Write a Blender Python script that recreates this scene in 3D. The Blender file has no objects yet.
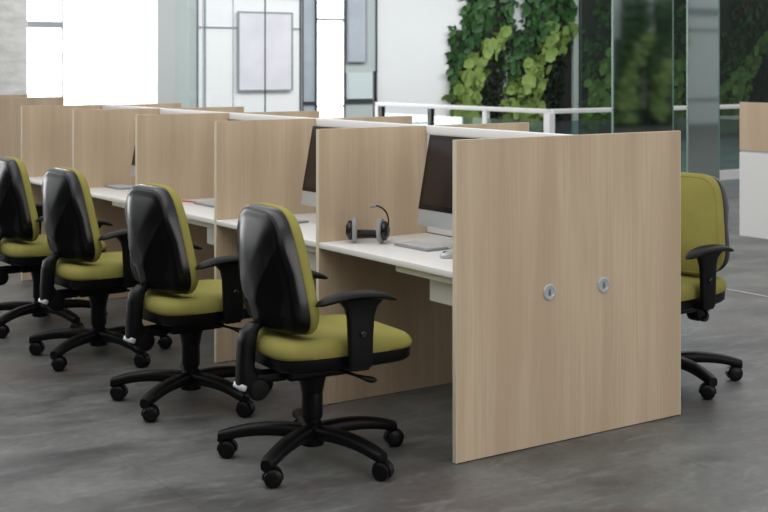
import bpy, bmesh, math, random
from mathutils import Vector, Matrix
random.seed(7)
PI = math.pi
col = bpy.context.scene.collection

# ------------------------------------------------------------------ materials
def lin(c):
    c /= 255.0
    return c / 12.92 if c <= 0.04045 else ((c + 0.055) / 1.055) ** 2.4
def rgb(r, g, b): return (lin(r), lin(g), lin(b), 1)

def mat(name, c, rough=0.5, metal=0.0, spec=0.5, bump=None, var=None, coat=0.0):
    m = bpy.data.materials.new(name); m.use_nodes = True
    nt = m.node_tree; b = nt.nodes['Principled BSDF']
    b.inputs['Base Color'].default_value = c
    b.inputs['Roughness'].default_value = rough
    b.inputs['Metallic'].default_value = metal
    b.inputs['Specular IOR Level'].default_value = spec
    b.inputs['Coat Weight'].default_value = coat
    tc = nt.nodes.new('ShaderNodeTexCoord')
    if bump:
        sc, st, dist = bump
        n = nt.nodes.new('ShaderNodeTexNoise'); n.inputs['Scale'].default_value = sc
        n.inputs['Detail'].default_value = 3
        nt.links.new(tc.outputs['Object'], n.inputs['Vector'])
        bp = nt.nodes.new('ShaderNodeBump'); bp.inputs['Strength'].default_value = st
        bp.inputs['Distance'].default_value = dist
        nt.links.new(n.outputs['Fac'], bp.inputs['Height'])
        nt.links.new(bp.outputs['Normal'], b.inputs['Normal'])
    if var:
        sc, c2, stretch = var
        mp = nt.nodes.new('ShaderNodeMapping'); mp.inputs['Scale'].default_value = stretch
        n = nt.nodes.new('ShaderNodeTexNoise'); n.inputs['Scale'].default_value = sc
        n.inputs['Detail'].default_value = 5; n.inputs['Roughness'].default_value = 0.6
        r = nt.nodes.new('ShaderNodeValToRGB')
        r.color_ramp.elements[0].position = 0.32; r.color_ramp.elements[1].position = 0.68
        r.color_ramp.elements[0].color = c; r.color_ramp.elements[1].color = c2
        nt.links.new(tc.outputs['Object'], mp.inputs['Vector'])
        nt.links.new(mp.outputs['Vector'], n.inputs['Vector'])
        nt.links.new(n.outputs['Fac'], r.inputs['Fac'])
        nt.links.new(r.outputs['Color'], b.inputs['Base Color'])
    return m

def wood_mat(name, c1, c2, c3):
    m = bpy.data.materials.new(name); m.use_nodes = True
    nt = m.node_tree; b = nt.nodes['Principled BSDF']; L = nt.links.new
    b.inputs['Roughness'].default_value = 0.5
    b.inputs['Specular IOR Level'].default_value = 0.35
    tc = nt.nodes.new('ShaderNodeTexCoord')
    mp = nt.nodes.new('ShaderNodeMapping'); mp.inputs['Scale'].default_value = (7, 7, 0.55)
    L(tc.outputs['Object'], mp.inputs['Vector'])
    n1 = nt.nodes.new('ShaderNodeTexNoise'); n1.inputs['Scale'].default_value = 1.0
    n1.inputs['Detail'].default_value = 4; n1.inputs['Distortion'].default_value = 0.6
    L(mp.outputs['Vector'], n1.inputs['Vector'])
    mp2 = nt.nodes.new('ShaderNodeMapping'); mp2.inputs['Scale'].default_value = (90, 90, 2.2)
    L(tc.outputs['Object'], mp2.inputs['Vector'])
    n2 = nt.nodes.new('ShaderNodeTexNoise'); n2.inputs['Scale'].default_value = 1.0
    n2.inputs['Detail'].default_value = 2
    L(mp2.outputs['Vector'], n2.inputs['Vector'])
    r = nt.nodes.new('ShaderNodeValToRGB')
    r.color_ramp.elements[0].position = 0.36; r.color_ramp.elements[0].color = c1
    r.color_ramp.elements[1].position = 0.66; r.color_ramp.elements[1].color = c2
    L(n1.outputs['Fac'], r.inputs['Fac'])
    mx = nt.nodes.new('ShaderNodeMix'); mx.data_type = 'RGBA'
    mr = nt.nodes.new('ShaderNodeMapRange'); mr.inputs['From Min'].default_value = 0.45
    mr.inputs['From Max'].default_value = 0.75; mr.inputs['To Max'].default_value = 0.45
    L(n2.outputs['Fac'], mr.inputs['Value'])
    L(mr.outputs['Result'], mx.inputs[0]); L(r.outputs['Color'], mx.inputs[6])
    mx.inputs[7].default_value = c3
    L(mx.outputs[2], b.inputs['Base Color'])
    return m

def floor_mat():
    m = bpy.data.materials.new('stone_floor'); m.use_nodes = True
    nt = m.node_tree; b = nt.nodes['Principled BSDF']; L = nt.links.new
    tc = nt.nodes.new('ShaderNodeTexCoord')
    def noise(scale, stretch, detail=5, dist=0.0, rot=0.5):
        mp = nt.nodes.new('ShaderNodeMapping'); mp.inputs['Scale'].default_value = stretch
        mp.inputs['Rotation'].default_value = (0, 0, rot)
        L(tc.outputs['Object'], mp.inputs['Vector'])
        n = nt.nodes.new('ShaderNodeTexNoise'); n.inputs['Scale'].default_value = scale
        n.inputs['Detail'].default_value = detail; n.inputs['Distortion'].default_value = dist
        n.inputs['Roughness'].default_value = 0.6
        L(mp.outputs['Vector'], n.inputs['Vector']); return n
    a = noise(1.5, (1, 1.6, 1), 6, 0.4)
    r = nt.nodes.new('ShaderNodeValToRGB')
    r.color_ramp.elements[0].position = 0.33; r.color_ramp.elements[0].color = rgb(70, 72, 71)
    r.color_ramp.elements[1].position = 0.68; r.color_ramp.elements[1].color = rgb(122, 124, 121)
    L(a.outputs['Fac'], r.inputs['Fac'])
    # faint warm brown clouds
    w = noise(0.9, (1, 1, 1), 2, 0, 1.1)
    mr = nt.nodes.new('ShaderNodeMapRange'); mr.inputs['From Min'].default_value = 0.5
    mr.inputs['From Max'].default_value = 0.68; mr.inputs['To Max'].default_value = 0.6
    L(w.outputs['Fac'], mr.inputs['Value'])
    m1 = nt.nodes.new('ShaderNodeMix'); m1.data_type = 'RGBA'
    L(mr.outputs['Result'], m1.inputs[0]); L(r.outputs['Color'], m1.inputs[6])
    m1.inputs[7].default_value = rgb(94, 82, 80)
    # pale scuffs
    s = noise(3.0, (1, 3.2, 1), 7, 1.2, -0.5)
    ms = nt.nodes.new('ShaderNodeMapRange'); ms.inputs['From Min'].default_value = 0.54
    ms.inputs['From Max'].default_value = 0.8; ms.inputs['To Max'].default_value = 0.55
    L(s.outputs['Fac'], ms.inputs['Value'])
    m2 = nt.nodes.new('ShaderNodeMix'); m2.data_type = 'RGBA'
    L(ms.outputs['Result'], m2.inputs[0]); L(m1.outputs[2], m2.inputs[6])
    m2.inputs[7].default_value = rgb(152, 153, 151)
    # fine speckle
    f = noise(26, (1, 1, 1), 3)
    mf = nt.nodes.new('ShaderNodeMapRange'); mf.inputs['From Min'].default_value = 0.3
    mf.inputs['From Max'].default_value = 0.75; mf.inputs['To Min'].default_value = 0.86
    mf.inputs['To Max'].default_value = 1.1
    L(f.outputs['Fac'], mf.inputs['Value'])
    m3 = nt.nodes.new('ShaderNodeMix'); m3.data_type = 'RGBA'; m3.blend_type = 'MULTIPLY'
    m3.inputs[0].default_value = 1.0
    L(m2.outputs[2], m3.inputs[6]); L(mf.outputs['Result'], m3.inputs[7])
    # large slab joints
    br = nt.nodes.new('ShaderNodeTexBrick'); br.offset = 0.5
    br.inputs['Color1'].default_value = (1, 1, 1, 1); br.inputs['Color2'].default_value = (.93, .93, .93, 1)
    br.inputs['Mortar'].default_value = (.80, .80, .80, 1)
    br.inputs['Scale'].default_value = 1.0; br.inputs['Mortar Size'].default_value = 0.0035
    br.inputs['Brick Width'].default_value = 1.2; br.inputs['Row Height'].default_value = 1.2
    mpb = nt.nodes.new('ShaderNodeMapping'); mpb.inputs['Location'].default_value = (0.43, 0.35, 0)
    L(tc.outputs['Object'], mpb.inputs['Vector']); L(mpb.outputs['Vector'], br.inputs['Vector'])
    m4 = nt.nodes.new('ShaderNodeMix'); m4.data_type = 'RGBA'; m4.blend_type = 'MULTIPLY'
    m4.inputs[0].default_value = 1.0
    L(m3.outputs[2], m4.inputs[6]); L(br.outputs['Color'], m4.inputs[7])
    L(m4.outputs[2], b.inputs['Base Color'])
    rr = nt.nodes.new('ShaderNodeMapRange'); rr.inputs['To Min'].default_value = 0.3
    rr.inputs['To Max'].default_value = 0.55
    L(a.outputs['Fac'], rr.inputs['Value']); L(rr.outputs['Result'], b.inputs['Roughness'])
    b.inputs['Specular IOR Level'].default_value = 0.4
    return m

def emis(name, c, s):
    m = bpy.data.materials.new(name); m.use_nodes = True
    b = m.node_tree.nodes['Principled BSDF']
    b.inputs['Base Color'].default_value = (.8, .8, .8, 1)
    b.inputs['Emission Color'].default_value = c
    b.inputs['Emission Strength'].default_value = s
    return m

def glass_mat(name, tint, refl=0.1, rough=0.0, rc=(1, 1, 1, 1)):
    """thin glazing: tinted see-through body plus a share of mirror reflection"""
    m = bpy.data.materials.new(name); m.use_nodes = True
    nt = m.node_tree; nt.nodes.remove(nt.nodes['Principled BSDF'])
    out = nt.nodes['Material Output']
    t = nt.nodes.new('ShaderNodeBsdfTransparent'); t.inputs['Color'].default_value = tint
    g = nt.nodes.new('ShaderNodeBsdfGlossy'); g.inputs['Roughness'].default_value = rough
    g.inputs['Color'].default_value = rc
    mx = nt.nodes.new('ShaderNodeMixShader'); mx.inputs['Fac'].default_value = refl
    nt.links.new(t.outputs[0], mx.inputs[1]); nt.links.new(g.outputs[0], mx.inputs[2])
    nt.links.new(mx.outputs[0], out.inputs['Surface'])
    return m

M = {}
M['floor'] = floor_mat()
M['wood'] = wood_mat('maple_laminate', rgb(211, 190, 162), rgb(195, 172, 145), rgb(182, 159, 131))
M['edge'] = mat('pale_edge_band', rgb(226, 214, 188), 0.5)
M['white'] = mat('white_laminate', rgb(236, 236, 234), 0.35)
M['white_metal'] = mat('white_powder_coat', rgb(246, 247, 246), 0.4)
M['black'] = mat('black_nylon', rgb(11, 11, 12), 0.42, spec=0.2, bump=(420, 0.15, 0.0006))
M['shell'] = mat('black_textured_shell', rgb(13, 13, 14), 0.22, spec=0.6, bump=(330, 0.35, 0.0008))
def shell_facets(m):
    """smooth dull plastic in the two dished lower facets, grained glossy plastic on the keel"""
    nt = m.node_tree; b = nt.nodes['Principled BSDF']; L = nt.links.new
    tc = nt.nodes.new('ShaderNodeTexCoord'); sp_ = nt.nodes.new('ShaderNodeSeparateXYZ'); L(tc.outputs['Object'], sp_.inputs[0])
    def mth(op, a, c=None, cl=False):
        n = nt.nodes.new('ShaderNodeMath'); n.operation = op; n.use_clamp = cl
        for k, v in enumerate((a, c)):
            if v is None: continue
            if isinstance(v, (int, float)): n.inputs[k].default_value = v
            else: L(v, n.inputs[k])
        return n.outputs[0]
    ay = mth('ABSOLUTE', sp_.outputs['Y']); z = sp_.outputs['Z']
    t = mth('MAXIMUM', mth('DIVIDE', mth('SUBTRACT', z, 0.52), 0.33), 0.0)
    k = mth('ADD', mth('MULTIPLY', mth('POWER', t, 1.7), 0.150), 0.018)
    inside = mth('MULTIPLY', mth('SUBTRACT', ay, k), 250.0, True)
    # rim width shrinks upward
    tz = mth('MAXIMUM', mth('DIVIDE', mth('SUBTRACT', z, 0.62), 0.38), 0.0)
    w = mth('MULTIPLY', mth('SUBTRACT', 1.0, mth('MULTIPLY', mth('POWER', tz, 1.15), 0.27)), 0.246 * 0.97)
    rim = mth('MULTIPLY', mth('SUBTRACT', w, ay), 120.0, True)
    f = mth('MULTIPLY', mth('MULTIPLY', inside, rim), mth('MULTIPLY', mth('SUBTRACT', z, 0.535), 60.0, True))
    L(mth('SUBTRACT', 0.5, mth('MULTIPLY', f, 0.42)), b.inputs['Specular IOR Level'])
    L(mth('ADD', 0.22, mth('MULTIPLY', f, 0.12)), b.inputs['Roughness'])
shell_facets(M['shell'])
M['rubber'] = mat('caster_black', rgb(9, 9, 10), 0.35, spec=0.25)
M['fabric'] = mat('olive_fabric', rgb(154, 148, 80), 0.85, spec=0.25, bump=(700, 0.35, 0.0008),
                  var=(9, rgb(146, 139, 72), (1, 1, 1)))
M['chrome'] = mat('brushed_steel', rgb(205, 205, 205), 0.28, metal=1.0)
M['silver'] = mat('silver_casing', rgb(196, 200, 203), 0.35, metal=0.35)
M['screen'] = mat('dark_screen_glass', rgb(38, 31, 30), 0.18)
M['bezel'] = mat('black_bezel', rgb(10, 10, 11), 0.2)
M['keys'] = mat('keyboard_keys', rgb(205, 207, 208), 0.5)
M['key_plate'] = mat('keyboard_plate', rgb(150, 152, 154), 0.45, metal=0.2)
M['ear_grey'] = mat('ear_cushion_grey', rgb(150, 151, 153), 0.7)
M['concrete'] = mat('board_concrete', rgb(196, 196, 193), 0.8, bump=(8, 0.5, 0.02),
                    var=(3.5, rgb(222, 222, 219), (1, 1, 3)))
M['wall'] = mat('white_plaster', rgb(222, 226, 226), 0.85, var=(0.6, rgb(228, 231, 231), (1, 1, 1)))
M['grey_panel'] = mat('grey_wall_panel', rgb(182, 187, 187), 0.6)
M['teal_panel'] = mat('grey_green_panel', rgb(178, 190, 188), 0.6)
M['dark_wall'] = mat('charcoal_wall', rgb(30, 29, 32), 0.7)
M['frame_dark'] = mat('dark_frame', rgb(52, 56, 60), 0.4)
M['pale_teal'] = mat('pale_teal_panel', rgb(198, 212, 213), 0.6)
M['frame_grey'] = mat('grey_frame', rgb(146, 151, 158), 0.4)
M['rail_black'] = mat('black_post', rgb(18, 20, 20), 0.4)
M['lavender'] = mat('lavender_print', rgb(220, 218, 228), 0.7, var=(1.4, rgb(238, 236, 240), (1, 1, 1)))
M['blue_print'] = mat('grey_blue_print', rgb(160, 171, 182), 0.5, var=(1.6, rgb(182, 190, 197), (1, 1, 1)))
M['pale'] = mat('pale_partition', rgb(246, 247, 248), 0.6)
M['lit'] = emis('daylit_window', (1, 1, 1, 1), 5.5)
M['glass_rail'] = glass_mat('rail_glass', (0.55, 0.72, 0.70, 1), 0.12)
M['glass_clear'] = glass_mat('clear_glazing', (0.99, 0.998, 0.998, 1), 0.02)
M['glass_dark'] = glass_mat('smoked_glazing', (0.72, 0.80, 0.74, 1), 0.012)
M['glass_mirror'] = glass_mat('coated_glazing', (0.10, 0.13, 0.12, 1), 0.60, 0.045, (.86, .97, .93, 1))
M['glass_edge'] = mat('green_glass_edge', rgb(120, 150, 138), 0.2)
M['leaf'] = mat('mid_green_leaf', rgb(66, 104, 54), 0.5, var=(3, rgb(40, 76, 40), (1, 1, 1)))
M['leaf_light'] = mat('yellow_green_leaf', rgb(142, 164, 92), 0.5, var=(3, rgb(108, 138, 66), (1, 1, 1)))
M['leaf_dark'] = mat('blackish_leaf', rgb(22, 32, 20), 0.5, var=(4, rgb(34, 46, 28), (1, 1, 1)))
M['soil'] = mat('planter_felt', rgb(24, 28, 22), 0.95)
M['pencil'] = mat('red_pencil', rgb(196, 78, 50), 0.4)
M['pencil_wood'] = mat('pencil_tip', rgb(214, 180, 130), 0.6)

# ------------------------------------------------------------------ mesh helpers
def link(name, bm, mats, parent=None, smooth=True, angle=35, wn=False):
    bmesh.ops.recalc_face_normals(bm, faces=bm.faces)
    me = bpy.data.meshes.new(name); bm.to_mesh(me); bm.free()
    for m in (mats if isinstance(mats, (list, tuple)) else [mats]): me.materials.append(m)
    if smooth:
        me.polygons.foreach_set('use_smooth', [True] * len(me.polygons))
        me.set_sharp_from_angle(angle=math.radians(angle))
    o = bpy.data.objects.new(name, me); col.objects.link(o)
    if parent: o.parent = parent
    return o

def tag(o, label=None, cat=None, group=None, kind=None):
    if label: o['label'] = label
    if cat: o['category'] = cat
    if group: o['group'] = group
    if kind: o['kind'] = kind
    return o

def empty(name, loc=(0, 0, 0), rz=0.0):
    o = bpy.data.objects.new(name, None); o.empty_display_size = 0.1
    col.objects.link(o); o.location = loc; o.rotation_euler = (0, 0, rz)
    return o

def add_box(bm, lo, hi, bev=0.0, seg=2, mi=0, M4=None):
    r = bmesh.ops.create_cube(bm, size=1.0); vs = r['verts']
    for v in vs:
        v.co = Vector([(lo[i] + hi[i]) / 2 + v.co[i] * (hi[i] - lo[i]) for i in range(3)])
    fs = set(f for v in vs for f in v.link_faces)
    if bev > 0:
        es = list(set(e for v in vs for e in v.link_edges))
        rr = bmesh.ops.bevel(bm, geom=es, offset=bev, segments=seg, affect='EDGES', profile=0.5)
        fs = set(rr['faces']) | set(f for f in fs if f.is_valid)
        vs = list(set(v for f in fs for v in f.verts))
    for f in fs: f.material_index = mi
    if M4:
        for v in vs: v.co = M4 @ v.co
    return vs

def box(lo, hi, bev=0.0, seg=2):
    bm = bmesh.new(); add_box(bm, lo, hi, bev, seg); return bm

def loft(bm, rings, caps=True, closed=True, mi=0):
    V = [[bm.verts.new(p) for p in r] for r in rings]
    n = len(rings[0]); fs = []
    for a, b in zip(V[:-1], V[1:]):
        for i in range(n if closed else n - 1):
            j = (i + 1) % n
            fs.append(bm.faces.new((a[i], a[j], b[j], b[i])))
    if caps:
        fs.append(bm.faces.new(V[0][::-1])); fs.append(bm.faces.new(V[-1]))
    for f in fs: f.material_index = mi
    return V

def add_lathe(bm, prof, n=24, M4=Matrix(), mi=0):
    rings = [[M4 @ Vector((r * math.cos(2 * PI * i / n), r * math.sin(2 * PI * i / n), z)) for i in range(n)] for r, z in prof]
    return loft(bm, rings, mi=mi)

def add_tube(bm, pts, r, n=10, mi=0, flat=1.0):
    pts = [Vector(p) for p in pts]; rs = r if isinstance(r, (list, tuple)) else [r] * len(pts)
    rings = []; up = Vector((0, 0, 1))
    for i, p in enumerate(pts):
        d = (pts[min(i + 1, len(pts) - 1)] - pts[max(i - 1, 0)]).normalized()
        u = up if abs(d.z) < 0.95 else Vector((1, 0, 0))
        s = d.cross(u).normalized(); t = s.cross(d).normalized()
        rings.append([p + s * math.cos(2 * PI * k / n) * rs[i] + t * math.sin(2 * PI * k / n) * rs[i] * flat for k in range(n)])
    loft(bm, rings, mi=mi)

def spl(pts, n=8):
    P = [Vector(p) for p in pts]; P = [P[0] * 2 - P[1]] + P + [P[-1] * 2 - P[-2]]; out = []
    for i in range(1, len(P) - 2):
        a, b, c, d = P[i - 1:i + 3]
        for k in range(n):
            t = k / n
            out.append(0.5 * ((2 * b) + (c - a) * t + (2 * a - 5 * b + 4 * c - d) * t * t + (3 * b - a - 3 * c + d) * t ** 3))
    out.append(P[-2]); return out

def children_of(o): return [c for c in bpy.data.objects if c.parent == o]
def copy_tree(o, parent=None):
    kids = children_of(o)
    c = o.copy(); col.objects.link(c); c.parent = parent
    for k in kids: copy_tree(k, c)
    return c

def superell(th, n):
    c, s = math.cos(th), math.sin(th)
    return math.copysign(abs(c) ** (2 / n), c), math.copysign(abs(s) ** (2 / n), s)

# ------------------------------------------------------------------ camera
F_PX = 1280.0
A = math.atan(874 / F_PX)
cam_d = bpy.data.cameras.new('camera'); cam = bpy.data.objects.new('camera', cam_d); col.objects.link(cam)
cam.location = (-3.0, -3.919, 1.535); cam.rotation_euler = (PI / 2, 0, -A)
cam_d.sensor_width = 36; cam_d.lens = 36 * F_PX / 768; cam_d.shift_y = -190 / 768; cam_d.shift_x = -2.5 / 768
cam_d.clip_end = 200
cam_d.dof.use_dof = True; cam_d.dof.focus_distance = 5.4; cam_d.dof.aperture_fstop = 5.6
bpy.context.scene.camera = cam

# ------------------------------------------------------------------ setting
def struct(name, bm, m, parent=None, smooth=False):
    o = link(name, bm, m, parent, smooth)
    if parent is None: tag(o, kind='structure')
    return o

struct('floor', box((-9, -9.0, -0.12), (26, 15.0, 0.0)), M['floor'])
# metal strip let into the floor on the right
st = struct('trim_1', box((3.87, -1.2, -0.004), (3.905, 4.4, 0.0035)), M['chrome'])
H = 3.6
YB = 15.0
struct('wall_left', box((-9.12, -9, 0), (-9.0, YB, H)), M['dark_wall'])  # unseen wall, added dark so the chair backs reflect less
struct('wall_back', box((-9.0, YB, 0), (11.9, YB + 0.2, H)), M['wall'])
struct('wall_far', box((11.9, YB, 0), (13.9, YB + 0.2, H)), M['grey_panel'])
struct('wall_right', box((13.9, YB, 0), (24, YB + 0.2, H)), M['dark_wall'])
# grey piers between the windows
struct('trim_2', box((5.44, YB - 0.12, 0), (5.76, YB, H)), M['grey_panel'])
struct('trim_3', box((5.76, YB - 0.06, 0), (6.155, YB, H)), M['teal_panel'])
struct('trim_4', box((14.37, YB - 0.06, 0), (14.5, YB, H)), M['grey_panel'])

col_o = struct('trim_5', box((1.4, 14.2, 0), (3.12, 14.75, H), 0.01), M['concrete'])

def window(n, x0, x1, bars_h, bars_v, z0=0.3, z1=H - 0.1, fr=0.03, pane_m='lit', frame_m='frame_grey', y=YB):
    o = struct('window_%d' % n, box((x0, y - 0.045, z0), (x1, y - 0.02, z1)), M[pane_m])
    b = bmesh.new()
    for x in (x0, x1): add_box(b, (x - fr / 2, y - 0.085, z0), (x + fr / 2, y - 0.0, z1))
    for x in bars_v: add_box(b, (x - fr / 2, y - 0.085, z0), (x + fr / 2, y - 0.046, z1))
    for z, t in bars_h: add_box(b, (x0, y - 0.08, z - t / 2), (x1, y - 0.046, z + t / 2))
    struct('window_frame', b, M[frame_m], o)
    return o
# z of image row on the back wall is about 1.535 - (row-66)*D/1280, D = 20..28
window(1, 3.2, 3.9, [(2.16, 0.10), (2.62, 0.09)], [], fr=0.012, frame_m='frame_grey')
window(2, 3.915, 5.44, [(0.5, 0.03)], [], fr=0.012, frame_m='white')
window(8, -4.6, -2.2, [(0.5, 0.03)], [], fr=0.02)  # unseen lit pane added so chair backs reflect a bright streak
window(3, 8.42, 8.965, [(2.34, 0.05), (0.84, 0.03)], [], fr=0.012, frame_m='frame_grey')
# glazed office front : pale wall behind clear panes with thin dark frames
window(4, 6.17, 8.12, [(2.68, 0.014), (2.17, 0.014)], [6.30], fr=0.012, pane_m='pale', frame_m='frame_grey')
window(5, 8.145, 8.40, [(0.90, 0.05)], [], fr=0.004, pane_m='blue_print', frame_m='frame_dark')
window(6, 8.99, 9.66, [(0.91, 0.06)], [], fr=0.012, pane_m='teal_panel', frame_m='frame_dark')
window(7, 9.01, 9.62, [], [], z0=0.96, z1=1.42, fr=0.01, pane_m='pale_teal', frame_m='frame_grey', y=YB - 0.05)

# glass sheet standing proud of the office front, with thin dark posts
gp = empty('glass_partition', (0, 14.3, 0))
tag(gp, 'clear frameless glass partition with thin dark joints in front of the pale office wall', 'glass partition')
for x0, x1 in ((5.70, 5.95), (5.95, 6.48), (6.48, 7.06), (7.06, 7.715)):
    link('pane', box((x0 + .004, -0.006, 0), (x1 - .004, 0.006, 3.3)), M['glass_clear'], gp, False)
for x in (7.06, 7.715):
    link('joint', box((x - 0.008, -0.01, 0), (x + 0.008, 0.01, 3.3)), M['frame_dark'], gp, False)
link('joint', box((5.945, -0.01, 0), (5.955, 0.01, 3.3)), M['frame_grey'], gp, False)
link('joint', box((6.475, -0.01, 0), (6.485, 0.01, 3.3)), M['frame_grey'], gp, False)

def picture(name, x0, x1, z0, z1, m, fm, label, y=YB - 0.1, t=0.022):
    r = empty(name, ((x0 + x1) / 2, y, z0)); tag(r, label, 'picture')
    w = (x1 - x0) / 2; h = z1 - z0
    b = bmesh.new()
    add_box(b, (-w, -0.02, 0), (-w + t, 0.015, h)); add_box(b, (w - t, -0.02, 0), (w, 0.015, h))
    add_box(b, (-w + t, -0.02, 0), (w - t, 0.015, t)); add_box(b, (-w + t, -0.02, h - t), (w - t, 0.015, h))
    link('frame', b, M[fm], r, False)
    link('print', box((-w + t, -0.005, t), (w - t, 0.01, h - t)), M[m], r, False)
    return r
picture('framed_print', 6.88, 7.92, 1.12, 2.44, 'lavender', 'frame_grey', 'large framed pale lavender print on the wall behind the glass partition')
picture('framed_print', 9.02, 9.43, 1.6, 3.1, 'blue_print', 'frame_grey', 'grey-blue framed print right of the bright narrow window')

# ------------------------------------------------------------------ balustrade
bal = empty('balustrade', (7.40, 7.81, 0))
tag(bal, 'white handrail balustrade with teal glass infill in front of the plant wall', 'balustrade')
b = bmesh.new()
add_box(b, (-0.035, 0.0, 0.955), (0.035, 3.75, 1.01), 0.006)
link('handrail', b, M['white_metal'], bal)
link('handrail', box((0.035, -0.035, 0.955), (9.0, 0.035, 1.01), 0.006), M['white_metal'], bal)
for y in (3.72, 1.22): link('post', box((-0.03, y - 0.04, 0.0), (0.03, y + 0.04, 0.955)), M['white_metal'], bal, False)
link('post', box((-0.035, -0.05, 0), (0.05, 0.06, 0.955)), M['white_metal'], bal, False)
for y in (3.62, 2.42): tag(link('post', box((-0.03, y - 0.04, 0), (0.03, y + 0.04, 0.95)), M['rail_black'], bal, False), 'black post')
for x in (2.6, 5.2, 7.8): link('post', box((x - 0.03, -0.03, 0), (x + 0.03, 0.03, 0.955)), M['white_metal'], bal, False)
for y0, y1 in ((0.06, 1.18), (1.26, 2.38), (2.46, 3.58)):
    link('glass_panel', box((-0.006, y0, 0.13), (0.006, y1, 0.86)), M['glass_rail'], bal, False)
for x0, x1 in ((0.05, 2.57), (2.63, 5.17), (5.23, 7.77)):
    link('glass_panel', box((x0, -0.006, 0.13), (x1, 0.006, 0.86)), M['glass_rail'], bal, False)
b = bmesh.new(); add_box(b, (-0.06, -0.06, 0), (0.06, 3.75, 0.12)); add_box(b, (0.06, -0.06, 0), (9.0, 0.06, 0.12))
link('kerb', b, M['white'], bal, False)
# black newel by the office front
tag(struct('trim_6', box((7.50, 11.78, 0), (7.54, 11.82, 1.46)), M['rail_black']))

# ------------------------------------------------------------------ plant wall
def leaf(bm, p, s, mi, tilt=None, wide=0.62):
    """one cupped leaf with a midrib fold, tip pointing mostly down and out"""
    roll = random.uniform(-1.1, 1.1); pitch = random.uniform(0.25, 1.1)
    Rm = Matrix.Rotation(roll, 4, 'Y') @ Matrix.Rotation(pitch, 4, 'X')
    pts = [(0, 0, 0), (-.5 * wide, -.10, -.28), (0, 0, -.35), (.5 * wide, -.10, -.28),
           (-.48 * wide, -.12, -.66), (0, -.03, -.72), (.48 * wide, -.12, -.66), (0, -.14, -1.0)]
    v = [bm.verts.new(Vector(p) + (Rm @ Vector(q)) * s) for q in pts]
    for f in ((0, 1, 2), (0, 2, 3), (1, 4, 5, 2), (2, 5, 6, 3), (4, 7, 5), (5, 7, 6)):
        bm.faces.new([v[i] for i in f]).material_index = mi

def plant_panel(x0, w, label, y=YB, flip=1, dens=1.0, ztop=2.95, group=None):
    """u runs 0..1 over the panel; pale swoosh from upper right to lower left, dark small leaves lower right"""
    r = empty('plant_wall_panel', (x0, y, 0)); tag(r, label, 'living wall')
    # felt backing follows the planted outline
    b = bmesh.new()
    add_box(b, (0.30 * w, -0.06 * flip, 2.2), (0.96 * w, 0, ztop)) if flip > 0 else add_box(b, (0.30 * w, 0, 2.2), (0.96 * w, 0.06, ztop))
    y0, y1 = (-0.06, 0) if flip > 0 else (0, 0.06)
    add_box(b, (0.06 * w, y0, 0.25), (0.74 * w, y1, 2.2))
    link('backing', b, M['soil'], r, False)
    def right(z):
        if z > 2.15: return 1.0
        if z > 1.7: return 0.84 + (z - 1.7) / 0.45 * 0.16
        return 0.78 + (z - 0.3) / 1.4 * 0.06
    def left(z):
        return 0.24 if z > 2.3 else (0.02 if z > 1.2 else 0.0)
    mids, lights, darks = bmesh.new(), bmesh.new(), bmesh.new()
    n = int(1500 * dens)
    for i in range(n):
        z = random.uniform(0.2, ztop); u = random.uniform(left(z), right(z))
        # swoosh centre line
        cz = 2.15
        uc = 0.20 + 0.62 * max(0.0, min(1.0, (z - 0.9) / 1.35)) ** 1.25 if z < 2.3 else 9
        half = 0.21 if z < 1.2 else 0.16
        p = (u * w, -(0.05 + random.uniform(0, 0.10)) * flip, z)
        if abs(u - uc) < half and z < 2.3:
            if i % 3 == 0: leaf(lights, (p[0], p[1] - 0.08 * flip, p[2] + .08), random.uniform(0.2, 0.34), 0, wide=0.85)
        elif u > uc and z < 2.1:
            leaf(darks, p, random.uniform(0.07, 0.12), 0)
            leaf(darks, (p[0] + random.uniform(-.05, .05), p[1] - .02 * flip, p[2] - .05), random.uniform(0.06, 0.1), 0)
        else:
            if i % 2 == 0: leaf(mids, p, random.uniform(0.14, 0.25), 0)
    if flip < 0:
        for bmx in (mids, lights, darks):
            pass
    link('leafy_plants', mids, M['leaf'], r, True, 60)
    link('pale_plants', lights, M['leaf_light'], r, True, 60)
    link('dark_plants', darks, M['leaf_dark'], r, True, 60)
    return r
plant_panel(11.27, 1.55, 'hanging planted strip on the plain white wall, left of the two clear ones')
plant_panel(12.62, 1.78, 'hanging planted strip beside the charcoal wall, right of the two clear ones')
plant_panel(14.56, 1.9, 'planted strip behind smoked glass, nearest the grey pier', dens=0.8)
plant_panel(16.6, 1.95, 'planted strip behind smoked glass, seen past the tall glass panel', dens=0.8)
plant_panel(18.55, 2.1, 'planted strip behind smoked glass, at the right edge of view', dens=0.8)
dg = empty('smoked_glass_wall', (13.96, 14.3, 0)); tag(dg, 'dark smoked glass wall across the right-hand planting', 'glass wall')  # tinted panes added to darken the planting behind
for k in range(4):
    link('pane', box((k * 1.9 + .01, 0, 0), (k * 1.9 + 1.89, 0.012, 3.3)), M['glass_dark'], dg, False)
for k in range(5):
    link('mullion', box((k * 1.9 - .01, -0.01, 0), (k * 1.9 + .01, 0.022, 3.3)), M['frame_dark'], dg, False)

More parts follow.
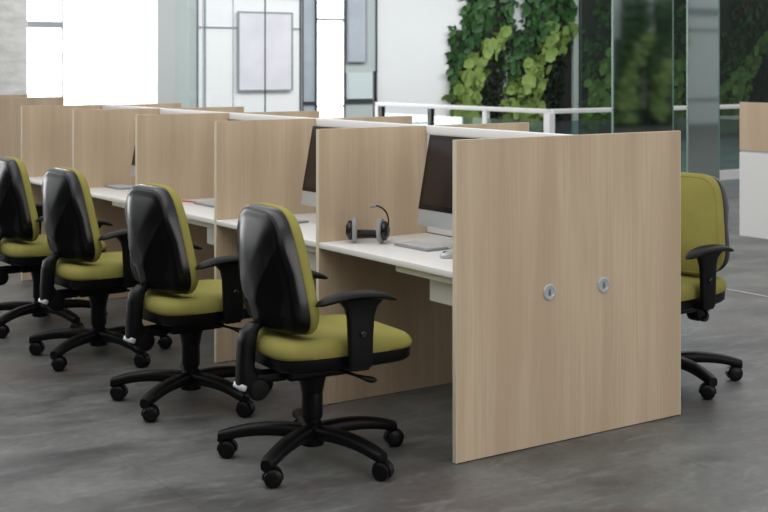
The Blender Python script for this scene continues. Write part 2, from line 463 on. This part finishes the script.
# tall coated glass panels standing near the bench end
def glass_fin(x0, x1, label):
    r = empty('glass_panel_screen', ((x0 + x1) / 2, 5.2, 0)); tag(r, label, 'glass panel')
    w = (x1 - x0) / 2
    link('pane', box((-w, 0, 0.0), (w, 0.012, 3.2)), M['glass_mirror'], r, False)
    for s in (-1, 1): link('edge_strip', box((s * w - 0.006, -0.003, 0), (s * w + 0.006, 0.015, 3.2)), M['glass_edge'], r, False)
glass_fin(5.918, 6.759, 'wide tall glass panel reflecting greenery, behind the bench end panel')
glass_fin(6.978, 7.449, 'narrow tall glass panel reflecting a pale wall, above the right-hand chair')

# the side of the hall those panels mirror (behind and right of the camera)
struct('wall_near', box((-9, -9.2, 0), (18.2, -9.0, H)), M['dark_wall'])  # unseen dark wall added to block horizon light behind the camera
struct('wall_front', box((18.2, -9.2, 0), (26, -9.0, H)), M['wall'])
plant_panel(19.75, 1.15, 'left planted strip on the hall wall mirrored in the wide glass panel', y=-9.0, flip=-1, dens=0.7, ztop=3.3)
plant_panel(20.9, 1.35, 'right planted strip on the hall wall mirrored in the wide glass panel', y=-9.0, flip=-1, dens=0.7, ztop=3.3)
b = bmesh.new()
for z, t in ((2.98, 0.16), (2.5, 0.05), (0.66, 0.05)): add_box(b, (22.35, -9.0, z - t / 2), (24.2, -8.95, z + t / 2))
struct('trim_7', b, M['frame_grey'])
struct('baseboard_front', box((18.2, -9.0, 0), (22.3, -8.93, 0.45)), M['dark_wall'])

# ------------------------------------------------------------------ benches
T = 0.022; PITCH = 1.017; WID = 1.243; HP = 1.25
def panel(name, y, label, cat, group=None, x0=0.0, x1=WID, caps=False, ybase=0.0):
    r = empty(name, (0, y, 0)); tag(r, label, cat, group)
    b = bmesh.new(); add_box(b, (x0 + 0.002, 0, 0.003), (x1 - 0.002, T, HP), 0.0012, 1)
    link('board', b, M['wood'], r, False)
    for a, c in ((x0, x0 + 0.002), (x1 - 0.002, x1)):
        link('edge_band', box((a, 0, 0.003), (c, T, HP)), M['edge'], r, False)
    for x in (x0 + 0.06, x1 - 0.06):
        f = bmesh.new(); add_lathe(f, [(0.012, 0), (0.012, 0.004)], 12, Matrix.Translation((x, T / 2, 0)))
        link('levelling_foot', f, M['black'], r)
    if caps:
        for x in (0.476, 0.777):
            c = bmesh.new(); Mx = Matrix.Translation((x, 0, 0.617)) @ Matrix.Rotation(PI / 2, 4, 'X')
            add_lathe(c, [(0.033, -0.001), (0.033, 0.003), (0.030, 0.0055), (0.023, 0.0055), (0.0215, 0.0035), (0.0001, 0.0035)], 32, Mx)
            c_o = link('cable_grommet', c, M['silver'], r)
            s = bmesh.new(); add_box(s, (x - 0.0065, -0.0035, 0.617 - 0.014), (x + 0.0065, -0.0030, 0.617 + 0.014), 0.002)
            link('slot_cap', s, M['frame_grey'], c_o)
    return r

def under_split(name, y, label, group=None):
    """divider between cells: two boards, one each side of the spine"""
    r = empty(name, (0, y, 0)); tag(r, label, 'divider panel', group)
    b = bmesh.new()
    prof = [(0.002, 0.003), (WID - 0.002, 0.003), (WID - 0.002, HP), (0.643, HP), (0.643, 0.742), (0.600, 0.742), (0.600, HP), (0.002, HP)]
    v0 = [b.verts.new((x, 0, z)) for x, z in prof]; v1 = [b.verts.new((x, T, z)) for x, z in prof]
    b.faces.new(v0); b.faces.new(v1[::-1])
    for k in range(8): b.faces.new((v0[k], v0[(k + 1) % 8], v1[(k + 1) % 8], v1[k]))
    link('board', b, M['wood'], r, False)
    for a, c in ((0.0, 0.002), (WID - 0.002, WID)):
        link('edge_band', box((a, 0, 0.003), (c, T, HP)), M['edge'], r, False)
    for x in (0.06, WID - 0.06):
        f = bmesh.new(); add_lathe(f, [(0.012, 0), (0.012, 0.004)], 12, Matrix.Translation((x, T / 2, 0)))
        link('levelling_foot', f, M['black'], r)
    return r

panel('end_panel', 0.0, 'big maple end panel in the foreground with two round silver grommets', 'end panel', caps=True)
ordl = ['first maple divider behind the big end panel, beside the nearest headset',
        'second maple divider from the big end panel, behind the nearest chair back',
        'third maple divider from the big end panel, beside the red pencil',
        'fourth maple divider from the big end panel, above the third chair from the front']
for i in range(4): under_split('divider_panel', PITCH * (i + 1), ordl[i])
panel('end_panel', PITCH * 5, 'maple end panel closing the far end of the long chair row', 'end panel')
# white spine screen
sp = empty('spine_screen', (0.6215, 0.0, 0)); tag(sp, 'long white centre screen running along the middle of the desks', 'screen')
b = bmesh.new(); add_box(b, (-0.0165, T + 0.002, 0.743), (0.0165, PITCH * 5 - 0.002, 1.212)); link('infill', b, M['white'], sp, False)
b = bmesh.new(); add_box(b, (-0.0205, T + 0.002, 1.212), (0.0205, PITCH * 5 - 0.002, 1.25), 0.003); link('top_rail', b, M['white_metal'], sp)

wtl = ['white worktop next to the big end panel, with headset and keyboard',
       'white worktop behind the nearest chair, second from the big end panel',
       'white worktop with the red pencil, third from the big end panel',
       'white worktop behind the second and third chairs, fourth from the big end panel',
       'white worktop with the far headset, last in the row']
for i in range(5):
    r = empty('worktop', (0, PITCH * i, 0)); tag(r, wtl[i], 'desk')
    y0, y1 = T + 0.001, PITCH - 0.001
    link('top', box((0.0, y0, 0.714), (0.600, y1, 0.74), 0.0025), M['white'], r)
    link('cable_tray', box((0.035, y0 + 0.01, 0.680), (0.13, 0.46, 0.7135), 0.004), M['white_metal'], r)
    link('support_beam', box((0.10, y0 + 0.001, 0.575), (0.32, 0.31, 0.6795), 0.004), M['white_metal'], r)
    # opposite side
    r2 = empty('worktop', (0.643, PITCH * i, 0))
    tag(r2, 'white worktop on the far side of the centre screen, hidden behind the panels', 'desk', 'far side worktops')
    link('top', box((0.0, y0, 0.714), (0.600, y1, 0.74), 0.0025), M['white'], r2)

# second bench further along
for i in range(3):
    panel('end_panel' if i == 0 else 'divider_panel', 7.62 + PITCH * i,
          ['maple end panel of the farther bench, just past the row end at far left',
           'maple divider of the farther bench, standing just above its end panel',
           'last maple divider of the farther bench at the left edge'][i], 'end panel' if i == 0 else 'divider panel')

# right-hand bench (seen side on at the right edge)
rb = empty('bench_screen', (6.185, 3.859, 0)); tag(rb, 'low bench front at right edge, maple upper half over white lower half', 'desk screen')
link('wood_screen', box((0, -2.6, 0.775), (0.03, 0, 1.208), 0.0015), M['wood'], rb, False)
link('white_front', box((0, -2.6, 0.0), (0.03, 0, 0.755), 0.0015), M['white'], rb, False)
link('shadow_gap', box((0.006, -2.6, 0.755), (0.024, -0.002, 0.775)), M['silver'], rb, False)
rw = empty('worktop', (6.22, 3.859, 0)); tag(rw, 'white desk behind the maple and white bench front at right edge', 'desk')
link('top', box((0, -2.6, 0.714), (0.62, 0, 0.74), 0.002), M['white'], rw)
link('leg_panel', box((0.02, -0.05, 0), (0.60, -0.025, 0.713)), M['white'], rw, False)
link('leg_panel', box((0.02, -2.58, 0), (0.60, -2.555, 0.713)), M['white'], rw, False)

# ------------------------------------------------------------------ monitors, keyboards
def make_monitor():
    r = empty('monitor')
    tl = Matrix.Rotation(math.radians(11), 4, 'Y')   # leans back (top towards +x)
    def tb(lo, hi, bev, seg=2):
        b = bmesh.new(); add_box(b, lo, hi, bev, seg)
        for v in b.verts: v.co = Matrix.Translation((0, 0, 0.09)) @ (tl @ v.co)
        return b
    link('casing', tb((0, -0.262, 0), (0.022, 0.262, 0.405), 0.006), M['silver'], r)
    link('screen_bezel', tb((-0.003, -0.261, 0.070), (0.001, 0.261, 0.404), 0.001, 1), M['bezel'], r, False)
    link('screen', tb((-0.0042, -0.240, 0.092), (-0.0028, 0.240, 0.384), 0.0), M['screen'], r, False)
    b = bmesh.new()
    pts = [(-0.085, 0.0, ), ]
    # bent sheet stand : foot plate and rising neck
    prof = [(0.025, 0.004), (0.10, 0.004), (0.115, 0.02), (0.105, 0.07), (0.075, 0.17), (0.055, 0.22)]
    rings = [[Vector((x, -0.085, z + 0.004)), Vector((x, 0.085, z + 0.004)), Vector((x + (0.004 if k > 1 else 0), 0.085, z - 0.004)), Vector((x + (0.004 if k > 1 else 0), -0.085, z - 0.004))] for k, (x, z) in enumerate(prof)]
    loft(b, rings); link('stand', b, M['silver'], r, True, 50)
    return r
mon = make_monitor()
mspots = [((0.325, 0.455), 'silver-chinned black monitor between the big end panel and first divider'),
          ((0.325, PITCH + 0.455), 'silver-chinned black monitor between the first and second dividers'),
          ((0.36, 2 * PITCH + 0.455), 'monitor hidden behind the second divider, only its top corner showing'),
          ((0.275, 3 * PITCH + 0.49), 'monitor of which a dark sliver shows left of the third divider'),
          ((0.392, 4 * PITCH + 0.455), 'monitor in the last bay, tucked behind the fourth divider')]
for i, (p, l) in enumerate(mspots):
    o = mon if i == 0 else copy_tree(mon)
    o.location = (p[0], p[1], 0.74); tag(o, l, 'monitor', 'monitors along the near side of the bench')

def make_keyboard():
    r = empty('keyboard')
    link('body', box((-0.06, -0.12, 0.0), (0.06, 0.12, 0.009), 0.003), M['key_plate'], r)
    for i in range(5):
        b = bmesh.new()
        x = -0.045 + i * 0.0215
        ys = -0.112
        while ys < 0.110:
            w = 0.017 if not (i == 0 and -0.05 < ys < 0.02) else 0.10
            w = min(w, 0.112 - ys); add_box(b, (x, ys, 0.009), (x + 0.0165, ys + w, 0.0125)); ys += w + 0.004
        link('key_row', b, M['keys'], r, False)
    return r
kb = make_keyboard()
kspots = [((0.285, 0.625), 0.03, 'thin grey keyboard beside the nearest headset'),
          ((0.27, 1.78), 0.05, 'thin grey keyboard just behind the nearest chair back, past the first divider'),
          ((0.30, 2.68), 0.0, 'thin grey keyboard right of the red pencil'),
          ((0.27, 3.95), 0.0, 'thin grey keyboard behind the second nearest chair, past the third divider')]
for i, (p, a, l) in enumerate(kspots):
    o = kb if i == 0 else copy_tree(kb)
    o.location = (p[0], p[1], 0.741); o.rotation_euler = (0, 0, a); tag(o, l, 'keyboard', 'keyboards along the near side of the bench')
ms = empty('computer_mouse', (0.215, 0.32, 0.7405)); tag(ms, 'small grey computer mouse between keyboard and big end panel', 'mouse')
b = bmesh.new()
rings = []
for s, h in ((0.9, 0), (1, .006), (.96, .014), (.8, .021), (.5, .026), (.05, .028)):
    rings.append([Vector((0.052 * s * math.cos(t * PI / 12), 0.03 * s * math.sin(t * PI / 12), h)) for t in range(24)])
loft(b, rings); link('shell', b, M['silver'], ms, True, 80)
b = bmesh.new(); add_box(b, (-0.036, -0.003, 0.018), (-0.016, 0.003, 0.0275), 0.001); link('scroll_wheel', b, M['black'], ms)

# red pencil
pe = empty('pencil', (0.265, 2.885, 0.7445), math.radians(-72)); tag(pe, 'red pencil lying on the third white worktop', 'pencil')
b = bmesh.new(); add_lathe(b, [(0.0042, -0.075), (0.0042, 0.06)], 6, Matrix.Rotation(PI / 2, 4, 'Y')); link('barrel', b, M['pencil'], pe, False)
b = bmesh.new(); add_lathe(b, [(0.0042, 0.06), (0.0006, 0.08)], 6, Matrix.Rotation(PI / 2, 4, 'Y')); link('tip', b, M['pencil_wood'], pe, False)

# ------------------------------------------------------------------ headset (cups upright on the desk, band lying behind)
def make_headset():
    r = empty('headset')
    R90 = Matrix.Rotation(PI / 2, 4, 'Y')
    for s in (-1, 1):
        Mx = Matrix.Translation((s * 0.074, 0, 0.046)) @ Matrix.Rotation(-s * 0.22, 4, 'Z') @ R90
        if s < 0: Mx = Mx @ Matrix.Rotation(PI, 4, 'X')
        cup = bmesh.new()
        add_lathe(cup, [(0.030, 0.0), (0.034, 0.004), (0.036, 0.012), (0.033, 0.020), (0.022, 0.026), (0.018, 0.031), (0.0005, 0.032)], 28, Mx)
        c = link('ear_cup', cup, M['bezel'], r)
        pad = bmesh.new()
        add_lathe(pad, [(0.020, -0.018), (0.034, -0.021), (0.043, -0.017), (0.046, -0.008), (0.043, 0.0), (0.034, 0.003)], 28, Mx)
        link('ear_cushion', pad, M['ear_grey'], c)
    b = bmesh.new()
    add_tube(b, spl([(-0.088, 0.0, 0.046), (-0.092, 0.04, 0.030), (-0.075, 0.10, 0.018), (0, 0.145, 0.014), (0.075, 0.10, 0.018), (0.092, 0.04, 0.030), (0.088, 0.0, 0.046)], 8), 0.010, 10, flat=1.1)
    link('headband', b, M['bezel'], r)
    b = bmesh.new()
    add_tube(b, spl([(-0.060, 0.03, 0.036), (-0.03, 0.04, 0.036), (0.03, 0.04, 0.036), (0.060, 0.03, 0.036)], 6), 0.009, 10)
    link('inner_strap', b, M['bezel'], r)
    b = bmesh.new()
    add_tube(b, spl([(0.100, 0.0, 0.046), (0.103, -0.004, 0.085), (0.09, -0.008, 0.116), (0.06, -0.010, 0.133), (0.035, -0.010, 0.136)], 6), 0.0036, 8)
    bo = link('microphone_boom', b, M['bezel'], r)
    b = bmesh.new(); add_tube(b, [(0.045, -0.010, 0.1355), (0.036, -0.010, 0.136), (0.022, -0.010, 0.134), (0.015, -0.010, 0.132)], [0.004, 0.0075, 0.0075, 0.004], 10)
    link('microphone_tip', b, M['ear_grey'], bo)
    return r
hs = make_headset(); hs.location = (0.165, 0.868, 0.7405); hs.scale = (0.93, 1.0, 1.25); hs.rotation_euler = (0, 0, -A - 0.14)
tag(hs, 'black and grey headset with raised boom on the worktop nearest the end panel', 'headset')
h2 = copy_tree(hs); h2.location = (0.48, 4 * PITCH + 0.86 - 0.12, 0.7405); h2.rotation_euler = (0, 0, -A + 0.5)
tag(h2, 'grey headset far down the row, just above the third chair back', 'headset')

# ------------------------------------------------------------------ office chair (faces +x locally)
def back_pt(th, s, n=5.5):
    """outline of the backrest at radial share s -> (y, z)"""
    c, q = superell(th, n)
    z = 0.763 + 0.238 * q * s
    k = 1.0 - 0.27 * max(0.0, (z - 0.62) / 0.38) ** 1.15 - 0.05 * max(0.0, (0.60 - z) / 0.1)
    return 0.246 * c * s * k, z
def back_lean(z): return -0.124 - 0.070 * (z - 0.55) / 0.43      # x of the rim plane

def arch(y, z):
    """how far a point lies outside the keel, i.e. inside one of the two dished side facets (metres)"""
    if z > 0.85: return -1
    k = 0.018 + 0.150 * max(0.0, (z - 0.52) / 0.33) ** 1.7
    return abs(y) - k

def make_chair():
    r = empty('office_chair')
    N = 96
    # rear shell
    b = bmesh.new(); rings = []
    ss = [1.0, 1.0, 0.995, 0.985, 0.965, 0.935, 0.90, 0.86, 0.82] + [0.82 - 0.82 * k / 26 for k in range(1, 26)] + [0.01]
    dx = [0.012, 0.0, -0.25, -0.52, -0.74, -0.87, -0.94, -0.975, -0.99]
    for j, s in enumerate(ss):
        ring = []
        for i in range(N):
            th = 2 * PI * i / N
            y, z = back_pt(th, s)
            D = 0.130 - 0.080 * max(0.0, min(1.0, (z - 0.53) / 0.45))
            d = dx[j] * D if j < len(dx) else -0.99 * D - 0.030 * (1 - (s / 0.82) ** 2)
            a = arch(y, z)
            red = min(1.0, max(0.0, a) / 0.11) ** 0.8 * max(0.0, min(1.0, (0.86 - z) / 0.10)) if a > 0 else 0.0
            ring.append(Vector((back_lean(z) + d * (1 - 0.42 * red), y, z)))
        rings.append(ring)
    loft(b, rings)
    link('back_shell', b, M['shell'], r, True, 50)
    # back cushion
    b = bmesh.new(); rings = []
    for s, d in ((0.94, 0.002), (1.0, 0.003), (1.018, 0.008), (1.025, 0.018), (1.02, 0.028), (1.0, 0.037), (0.97, 0.043), (0.90, 0.049), (0.7, 0.058), (0.45, 0.063), (0.2, 0.065), (0.01, 0.065)):
        ring = []
        for i in range(N):
            y, z = back_pt(2 * PI * i / N, s, 4.8)
            lum = 0.012 * math.exp(-((z - 0.66) / 0.11) ** 2) if s < 0.9 else 0
            ring.append(Vector((back_lean(z) + d + lum, y, z)))
        rings.append(ring)
    loft(b, rings); bc = link('back_cushion', b, M['fabric'], r, True, 60)
    b = bmesh.new()
    for s, d in ((0.955, 0.0445),):
        pts = []
        for i in range(N + 1):
            y, z = back_pt(2 * PI * i / N, s, 4.8); pts.append((back_lean(z) + d, y, z))
        add_tube(b, pts, 0.0028, 6)
    link('seam', b, M['fabric'], bc)
    # seat
    def seat_pt(th, s):
        c, q = superell(th, 5.5)
        x = 0.058 + 0.292 * c * s; y = 0.238 * q * s * (1.0 - 0.06 * max(0, -c))
        return x, y
    def wf(x): return -0.016 * max(0.0, (x - 0.16) / 0.165) ** 2
    b = bmesh.new(); rings = []
    for s, z in ((0.95, 0.445), (1.0, 0.447), (1.02, 0.460), (1.02, 0.482), (0.99, 0.500), (0.94, 0.510), (0.85, 0.514), (0.6, 0.507), (0.3, 0.503), (0.01, 0.502)):
        rings.append([Vector((*seat_pt(2 * PI * i / N, s), z + (wf(seat_pt(2 * PI * i / N, s)[0]) if z > 0.46 else 0))) for i in range(N)])
    loft(b, rings); link('seat_cushion', b, M['fabric'], r, True, 60)
    b = bmesh.new(); rings = []
    for s, z in ((0.80, 0.390), (0.94, 0.396), (0.992, 0.408), (1.0, 0.446), (0.93, 0.448)):
        rings.append([Vector((*seat_pt(2 * PI * i / N, s), z)) for i in range(N)])
    loft(b, rings); link('seat_pan', b, M['black'], r, True, 50)
    # mechanism and column
    b = bmesh.new(); add_box(b, (-0.14, -0.085, 0.335), (0.13, 0.085, 0.396), 0.014, 3)
    add_lathe(b, [(0.042, 0.265), (0.048, 0.30), (0.058, 0.336), (0.058, 0.34)], 28)
    link('tilt_mechanism', b, M['black'], r)
    b = bmesh.new()
    add_lathe(b, [(0.034, 0.10), (0.034, 0.165), (0.039, 0.168), (0.041, 0.18), (0.041, 0.30), (0.036, 0.315)], 28)
    link('gas_column', b, M['black'], r)
    # lever, with flattened paddle on the sitter's right
    b = bmesh.new()
    add_tube(b, spl([(0.02, -0.08, 0.375), (0.03, -0.17, 0.380), (0.06, -0.235, 0.372), (0.10, -0.262, 0.358), (0.135, -0.268, 0.350)], 5),
             [0.008] * 12 + [0.010, 0.012, 0.014, 0.016, 0.017, 0.017, 0.015, 0.012, 0.006][:9], 10, flat=0.7)
    link('height_lever', b, M['black'], r)
    b = bmesh.new()
    add_tube(b, spl([(-0.04, 0.08, 0.375), (-0.03, 0.17, 0.378), (0.0, 0.235, 0.368), (0.04, 0.258, 0.354), (0.075, 0.262, 0.346)], 5),
             [0.008] * 12 + [0.010, 0.012, 0.014, 0.016, 0.017, 0.017, 0.015, 0.012, 0.006][:9], 10, flat=0.7)
    link('tilt_lever', b, M['black'], r)
    # back bracket : under-seat arm, elbow, upright
    b = bmesh.new()
    add_box(b, (-0.30, -0.032, 0.330), (-0.12, 0.032, 0.372), 0.010, 3)
    link('back_arm', b, M['black'], r)
    b = bmesh.new()
    rings = []
    for z, x0, x1, w in ((0.30, -0.305, -0.225, 0.030), (0.33, -0.318, -0.220, 0.036), (0.40, -0.316, -0.255, 0.036), (0.49, -0.310, -0.248, 0.036), (0.53, -0.300, -0.238, 0.035), (0.56, -0.262, -0.210, 0.030)):
        rings.append([Vector(((x0 + x1) / 2 + (x1 - x0) / 2 * superell(2 * PI * i / 24, 4)[0], w * superell(2 * PI * i / 24, 4)[1], z)) for i in range(24)])
    loft(b, rings)
    link('back_upright', b, M['black'], r, True, 50)
    b = bmesh.new()
    add_lathe(b, [(0.020, -0.038), (0.036, -0.036), (0.044, -0.028), (0.046, -0.018), (0.046, 0.018), (0.044, 0.028), (0.036, 0.036), (0.020, 0.038)], 28, Matrix.Translation((-0.240, 0, 0.312)) @ Matrix.Rotation(PI / 2, 4, 'X'))
    link('elbow_joint', b, M['black'], r)
    b = bmesh.new(); add_box(b, (-0.013, -0.038, -0.012), (0.013, 0.038, 0.012), 0.006, 3, M4=Matrix.Translation((-0.306, 0, 0.325)) @ Matrix.Rotation(0.4, 4, 'Y'))
    tag(link('clamp', b, M['silver'], r), 'bright metal clamp')
    # arm rests
    for s in (-1, 1):
        yb = s * 0.282
        b = bmesh.new(); rings = []
        for z, x0, x1, th, dy in ((0.408, 0.008, 0.104, 0.014, -0.004), (0.43, 0.010, 0.106, 0.015, 0), (0.52, 0.006, 0.108, 0.015, 0), (0.60, 0.002, 0.114, 0.015, 0), (0.635, -0.008, 0.126, 0.017, 0), (0.655, -0.028, 0.148, 0.021, 0), (0.667, -0.045, 0.165, 0.025, 0)):
            rings.append([Vector(((x0 + x1) / 2 + (x1 - x0) / 2 * superell(2 * PI * i / 32, 5)[0], yb + s * dy + th * superell(2 * PI * i / 32, 5)[1], z)) for i in range(32)])
        loft(b, rings)
        add_box(b, (0.018, min(s * 0.10, s * 0.29), 0.398), (0.094, max(s * 0.10, s * 0.29), 0.412), 0.004)
        ap = link('arm_support', b, M['black'], r, True, 45)
        b = bmesh.new(); add_lathe(b, [(0.013, 0), (0.013, 0.006), (0.009, 0.009), (0.0005, 0.009)], 20, Matrix.Translation((0.060, yb + s * 0.013, 0.535)) @ Matrix.Rotation(-s * PI / 2, 4, 'X'))
        link('adjuster_button', b, M['bezel'], ap)
        b = bmesh.new(); rings = []
        K = 18
        for k in range(K + 1):
            t = k / K; x = -0.130 + 0.347 * t
            hw = 0.043 * (max(0.0, 1 - abs(2 * t - 1) ** 3.2)) ** 0.5 + 0.004
            zc = 0.682 - 0.030 * abs(2 * t - 0.95) ** 2.2
            hh = 0.016 * (max(0.02, 1 - abs(2 * t - 1) ** 4)) ** 0.5
            rings.append([Vector((x, yb + hw * math.cos(2 * PI * i / 16), zc + hh * math.sin(2 * PI * i / 16))) for i in range(16)])
        loft(b, rings); link('armrest_pad', b, M['black'], r, True, 60)
    # five-star base
    b = bmesh.new(); add_lathe(b, [(0.034, 0.058), (0.046, 0.063), (0.050, 0.11), (0.046, 0.142), (0.036, 0.150)], 28)
    link('base_hub', b, M['black'], r)
    for k in range(5):
        a = math.radians(216 + 72 * k) ; Rz = Matrix.Rotation(a, 4, 'Z')
        b = bmesh.new(); rings = []
        for t in [i / 12 for i in range(13)]:
            x = 0.036 + 0.336 * t
            zt = 0.142 + 0.012 * math.sin(t * PI * 0.6) - 0.052 * t ** 2.2
            hh = 0.029 - 0.008 * t; hw = 0.034 - 0.004 * t
            if t > 0.95: hw *= 0.75
            rings.append([Rz @ Vector((x, hw * superell(2 * PI * i / 16, 2.8)[0], zt - hh + hh * superell(2 * PI * i / 16, 2.8)[1])) for i in range(16)])
        loft(b, rings); leg = link('base_leg', b, M['black'], r, True, 60)
        # caster
        Mc = Rz @ Matrix.Translation((0.352, 0, 0)) @ Matrix.Scale(1.27, 4) @ Matrix.Rotation(math.radians([-20, -58, -12, -50, -34][k]) - a, 4, 'Z')
        c = bmesh.new()
        add_lathe(c, [(0.010, 0.045), (0.010, 0.072)], 12, Mc)
        for s in (-1, 1):
            Mw = Mc @ Matrix.Translation((0.012, s * 0.014, 0.0275)) @ Matrix.Rotation(-s * PI / 2, 4, 'X')
            add_lathe(c, [(0.020, -0.009), (0.0262, -0.007), (0.0275, 0.0), (0.0262, 0.007), (0.020, 0.0105), (0.008, 0.0115), (0.0005, 0.011)], 24, Mw)
        # hood
        rings = []
        for yy in (-0.012, 0.012):
            rings.append([Mc @ Vector((0.012 + 0.031 * math.cos(t), yy, 0.0275 + 0.031 * math.sin(t))) for t in [math.radians(-10 + 200 * i / 14) for i in range(15)]]
                         + [Mc @ Vector((0.012 + 0.012 * math.cos(t), yy, 0.030 + 0.012 * math.sin(t))) for t in [math.radians(190 - 200 * i / 6) for i in range(7)]])
        loft(c, rings)
        link('caster', c, M['rubber'], leg, True, 40)
    return r
ch = make_chair()
YAW = math.radians(-4)
cspots = [((-0.425, 0.365), YAW, 'olive office chair nearest the camera, in full view beside the big end panel'),
          ((-0.440, 1.415), math.radians(3), 'olive office chair second from the front, partly behind the nearest one'),
          ((-0.440, 2.53), math.radians(3), 'olive office chair third from the front, below the far headset'),
          ((-0.430, 3.47), math.radians(1), 'olive office chair cut off by the left edge of the picture'),
          ((1.635, 0.455), math.radians(186), 'olive office chair on the far side of the big end panel, facing the camera')]
for i, (p, a, l) in enumerate(cspots):
    o = ch if i == 0 else copy_tree(ch)
    o.location = (p[0], p[1], 0); o.rotation_euler = (0, 0, a)
    if 0 < i < 4:                       # the star bases stand turned under the seats
        for k in children_of(o):
            if k.name.startswith('base_leg'): k.rotation_euler = (0, 0, YAW - a)
    tag(o, l, 'office chair', 'olive office chairs along the desks')

# ------------------------------------------------------------------ light
w = bpy.data.worlds.new('world'); bpy.context.scene.world = w; w.use_nodes = True
w.node_tree.nodes['Background'].inputs['Color'].default_value = (0.97, 0.98, 1.0, 1)
w.node_tree.nodes['Background'].inputs['Strength'].default_value = 0.75

def area(name, loc, rot, sx, sy, e, c=(1, 1, 1)):
    d = bpy.data.lights.new(name, 'AREA'); d.shape = 'RECTANGLE'; d.size = sx; d.size_y = sy; d.energy = e; d.color = c
    o = bpy.data.objects.new(name, d); col.objects.link(o); o.location = loc; o.rotation_euler = rot
    return o
area('ceiling_light', (-1.5, 1.0, 3.4), (0, 0, 0), 2.5, 8, 90, (1, 0.985, 0.96))  # unseen overhead light above the chairs
area('ceiling_light', (5.0, 5.0, 3.4), (0, 0, 0), 3, 8, 90, (1, 0.98, 0.95))  # second unseen overhead light, over the floor past the bench
area('ceiling_light', (9.0, 12.0, 3.5), (math.radians(25), 0, 0), 12, 1.5, 230, (1, 1, 1))  # unseen light added and tilted to brighten the back wall
area('window_daylight', (2.0, -7.5, 2.0), (math.radians(80), 0, math.radians(5)), 6, 2.5, 140, (1, 0.98, 0.95))  # unseen fill added behind the camera to light the end panel

vs = bpy.context.scene.view_settings
bpy.context.scene.display_settings.display_device = 'sRGB'
vs.view_transform = 'Standard'; vs.look = 'None'; vs.exposure = 0; vs.gamma = 1; vs.use_curve_mapping = False
